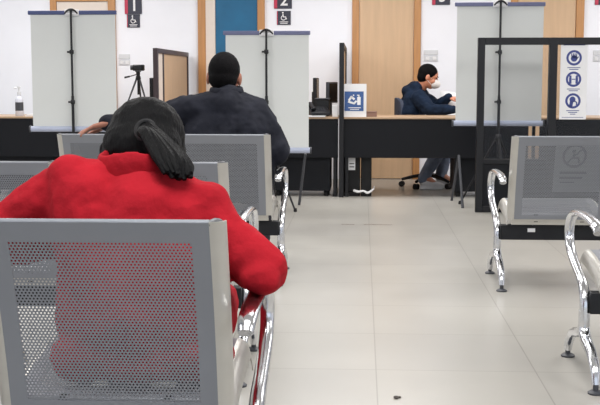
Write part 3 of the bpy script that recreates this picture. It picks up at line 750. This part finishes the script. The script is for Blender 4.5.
# phone in her hands
r = empty('mobile_phone', (-.53, 2.96, .655), label='dark mobile phone held in the lap of the woman in red', cat='phone')
b = B(); mt = Matrix.Rotation(.5, 4, 'X'); box(b, -.037, .037, -.075, .075, 0, .009, mt); obj('phone_case', b, M['black'], r, bevel=.004)
b = B(); box(b, -.034, .034, -.072, .072, .009, .0095, mt); obj('display', b, M['lcd'], r, smooth=False)

# --- man in black, on the two-seat bench
root = V((-.737, 6.10, 0)); mx = -.735
Mn = empty('person', root, label='man in a black jacket with short hair, seen from behind, arm along the bench', cat='person')
hc = V((-.762, 6.16, 1.108)); hf = V((.03, .98, -.12)); hu = V((.05, .12, 1))
RS, RE, RWr = V((-.590, 6.10, .905)), V((-.470, 6.10, .69)), V((-.47, 6.38, .665))
LS, LE, LWr = V((-.955, 6.08, .925)), V((-1.19, 6.10, .855)), V((-1.345, 5.93, .86))
b = B(); P, R_ = head(b, hc, hf, hu, 1.12)
cap(b, (-.735, 6.10, .97), .066, hc+V((0, -.03, -.05)), .062); chain(b, [(mx, 6.10, .92, .11), (mx, 6.09, .75, .14), (mx, 6.10, .56, .15)])
for S, E_, Wr in ((RS, RE, RWr), (LS, LE, LWr)): chain(b, [(mx, 6.10, .93, .08), (*S, .055), (*E_, .042), (*Wr, .028)])
for q in (-1, 1): chain(b, [(mx+q*.09, 6.10, .54, .10), (mx+q*.13, 6.56, .50, .075), (mx+q*.13, 6.55, .12, .045), (mx+q*.14, 6.65, .055, .035)])
hand(b, RWr, (-.2, .9, .0), (.2, 0, 1), -1, .5, 1.05); hand(b, LWr, (-.92, -.32, -.22), (-.15, .1, 1), 1, .45, 1.25)
fuse('body', b, M['skin_dark'], Mn, root, .005, 2); eyes(P, R_, Mn, root, 1.05); eyebrows(P, Mn, root)
b = B()
for dx in (-.10, 0, .10): chain(b, [(mx+dx, 6.10, .90-abs(dx)*.2, .125), (mx+dx*1.15, 6.08, .76, .15), (mx+dx*1.1, 6.09, .56, .16)])
chain(b, [(mx, 6.09, .985, .085), (mx, 6.09, .93, .12)])
chain(b, [(mx, 6.10, .935, .11), (*RS, .092), (*(RS.lerp(RE, .5)+V((.006, 0, 0))), .086), (*RE, .074), (*RWr, .052)])
chain(b, [(mx, 6.10, .94, .11), (*LS, .090), (*(LS.lerp(LE, .5)), .080), (*LE, .068), (*(LWr+V((-.02, -.01, 0))), .050)])
fuse('jacket', b, M['jacket'], Mn, root, .008, 5, [(.16, .03, 0), (.05, .014, 0)])
b = B(); ring = []
for i in range(17):
    a = math.radians(-150)+math.radians(300)*i/16
    ring.append((-.745+.082*math.sin(a), 6.115-.080*math.cos(a), 1.022-.006*math.cos(a), .032, .016))
sweep(b, ring, 12, axis=(0, 0, 1), k=2); fuse('collar', b, M['jacket'], Mn, root, .006, 4, [(.05, .01, 0)])
s_, f_, u_ = basis(hf, hu); Rh = Matrix((s_, f_, u_)).transposed()
b = B(); ell(b, hc-f_*.020+u_*.030, (.089, .110, .106), Rh); ell(b, hc-f_*.048-u_*.016, (.080, .080, .070), Rh); fuse('hair', b, M['hair_short'], Mn, root, .005, 2)
b = B()
for q in (-1, 1): chain(b, [(mx+q*.10, 6.12, .52, .125), (mx+q*.13, 6.57, .50, .09), (mx+q*.13, 6.55, .14, .065)])
fuse('trousers', b, M['trousers'], Mn, root, .009, 4)
for q in (-1, 1):
    b = B(); chain(b, [(mx+q*.13, 6.54, .07, .048), (mx+q*.14, 6.66, .045, .044), (mx+q*.145, 6.76, .035, .034)]); box(b, mx+q*.135-.038, mx+q*.135+.038, 6.49, 6.77, .002, .03)
    fuse('shoe', b, M['shoeblack'], Mn, root, .007, 3)

# --- man with mask at the desk (faces +X)
root = V((OCX, OCY, 0))
Mk = empty('person', root, label='man in a navy hoodie and white face mask working at the counter', cat='person')
hc = V((.660, 11.10, 1.114)); hf = V((.93, -.12, -.36)); hu = V((.36, 0, .93))
ty = OCY-.08
b = B(); P, R_ = head(b, hc, hf, hu, .98)
cap(b, (.56, 11.14, .985), .058, hc+V((-.03, 0, -.05)), .055); chain(b, [(.54, ty, .90, .10), (.50, ty+.04, .74, .12), (.48, ty+.06, .56, .14)])
NS, NE, NW = V((.56, ty-.15, .90)), V((.66, ty-.27, .79)), V((.88, ty-.34, .795))
FS, FE, FW = V((.60, ty+.12, .91)), V((.74, ty+.02, .82)), V((.855, ty-.10, .905))
for S, E_, Wr in ((NS, NE, NW), (FS, FE, FW)): chain(b, [(.55, ty, .90, .07), (*S, .045), (*E_, .036), (*Wr, .025)])
chain(b, [(.50, ty-.06, .53, .09), (.86, ty-.10, .53, .062), (.62, ty-.16, .13, .042), (.72, ty-.17, .06, .032)]); chain(b, [(.50, ty+.16, .53, .09), (.90, ty+.14, .53, .062), (.80, ty+.10, .13, .042), (.90, ty+.08, .06, .032)])
hand(b, NW, (.95, .1, -.05), (0, 0, 1), -1, .5); hand(b, FW, (.95, -.1, -.05), (.1, -.2, 1), 1, .6)
fuse('body', b, M['skin'], Mk, root, .005, 2); eyes(P, R_, Mk, root, .98); eyebrows(P, Mk, root)
b = B()
chain(b, [(.545, ty, .90, .125), (.49, ty+.03, .76, .145), (.47, ty+.06, .56, .155)]); chain(b, [(.52, ty-.06, .90, .11), (.48, ty-.06, .76, .13), (.48, ty-.03, .60, .14)]); chain(b, [(.56, ty+.06, .90, .11), (.50, ty+.12, .70, .13)])
chain(b, [(.54, ty-.02, .92, .10), (*NS, .085), (*NE, .068), (*NW, .045)]); chain(b, [(.57, ty, .92, .10), (*FS, .08), (*FE, .062), (*FW, .042)])
ell(b, (.475, ty, .965), (.075, .10, .070)); chain(b, [(.51, ty, 1.0, .07), (.565, ty+.02, .985, .078)]); ell(b, (.545, ty-.04, 1.01), (.085, .085, .055))
fuse('hoodie', b, M['navycloth'], Mk, root, .008, 4, [(.10, .03, 0), (.04, .012, 0)])
s_, f_, u_ = basis(hf, hu); Rh = Matrix((s_, f_, u_)).transposed()
b = B(); ell(b, hc-f_*.022+u_*.030, (.085, .100, .092), Rh); ell(b, hc-f_*.045-u_*.015, (.078, .068, .075), Rh); fuse('hair', b, M['hair_short'], Mk, root, .005, 2)
b = B(); ell(b, P(0, .078, -.048), (.052, .050, .050), Rh); ell(b, P(0, .10, -.045), (.030, .042, .040), Rh); mk = fuse('face_mask', b, M['mask'], Mk, root, .005, 2)
b = B()
for q in (-1, 1):
    for z in (-.02, -.07): rod(b, P(q*.048, .06, z), P(q*.084, -.010, -.012+(z+.045)*.8), .0022, seg=6)
obj('mask_strap', b, M['mask'], mk, root)
b = B()
chain(b, [(.50, ty-.06, .53, .115), (.86, ty-.10, .53, .080), (.61, ty-.16, .11, .058)]); chain(b, [(.50, ty+.16, .53, .115), (.90, ty+.14, .53, .080), (.80, ty+.10, .11, .058)])
fuse('trousers', b, M['jeans'], Mk, root, .009, 4, [(.06, .015, 0)])
for x, y in ((.62, ty-.16), (.80, ty+.10)):
    b = B(); chain(b, [(x, y, .07, .045), (x+.09, y-.01, .05, .042), (x+.17, y-.02, .038, .032)]); box(b, x-.04, x+.18, y-.045, y+.03, .002, .03); fuse('shoe', b, M['shoe'], Mk, root, .007, 3)

# ------------------------------------------------------------------ camera, world
cam = bpy.data.cameras.new('camera'); co = bpy.data.objects.new('camera', cam); col.objects.link(co)
cam.sensor_fit = 'HORIZONTAL'; cam.sensor_width = 36; cam.lens = 66.6; cam.clip_start = .05
co.location = (0, 0, 1.1); co.rotation_euler = (PI/2-math.radians(6.4), 0, math.radians(3.177))
bpy.context.scene.camera = co
w = bpy.data.worlds.new('world'); bpy.context.scene.world = w; w.use_nodes = True
w.node_tree.nodes['Background'].inputs[0].default_value = (.80, .88, 1, 1); w.node_tree.nodes['Background'].inputs[1].default_value = 1.1
sc = bpy.context.scene; sc.cycles.caustics_reflective = False; sc.cycles.caustics_refractive = False; sc.view_settings.view_transform = 'Standard'; sc.view_settings.look = 'None'; sc.view_settings.exposure = 0; sc.view_settings.gamma = 1
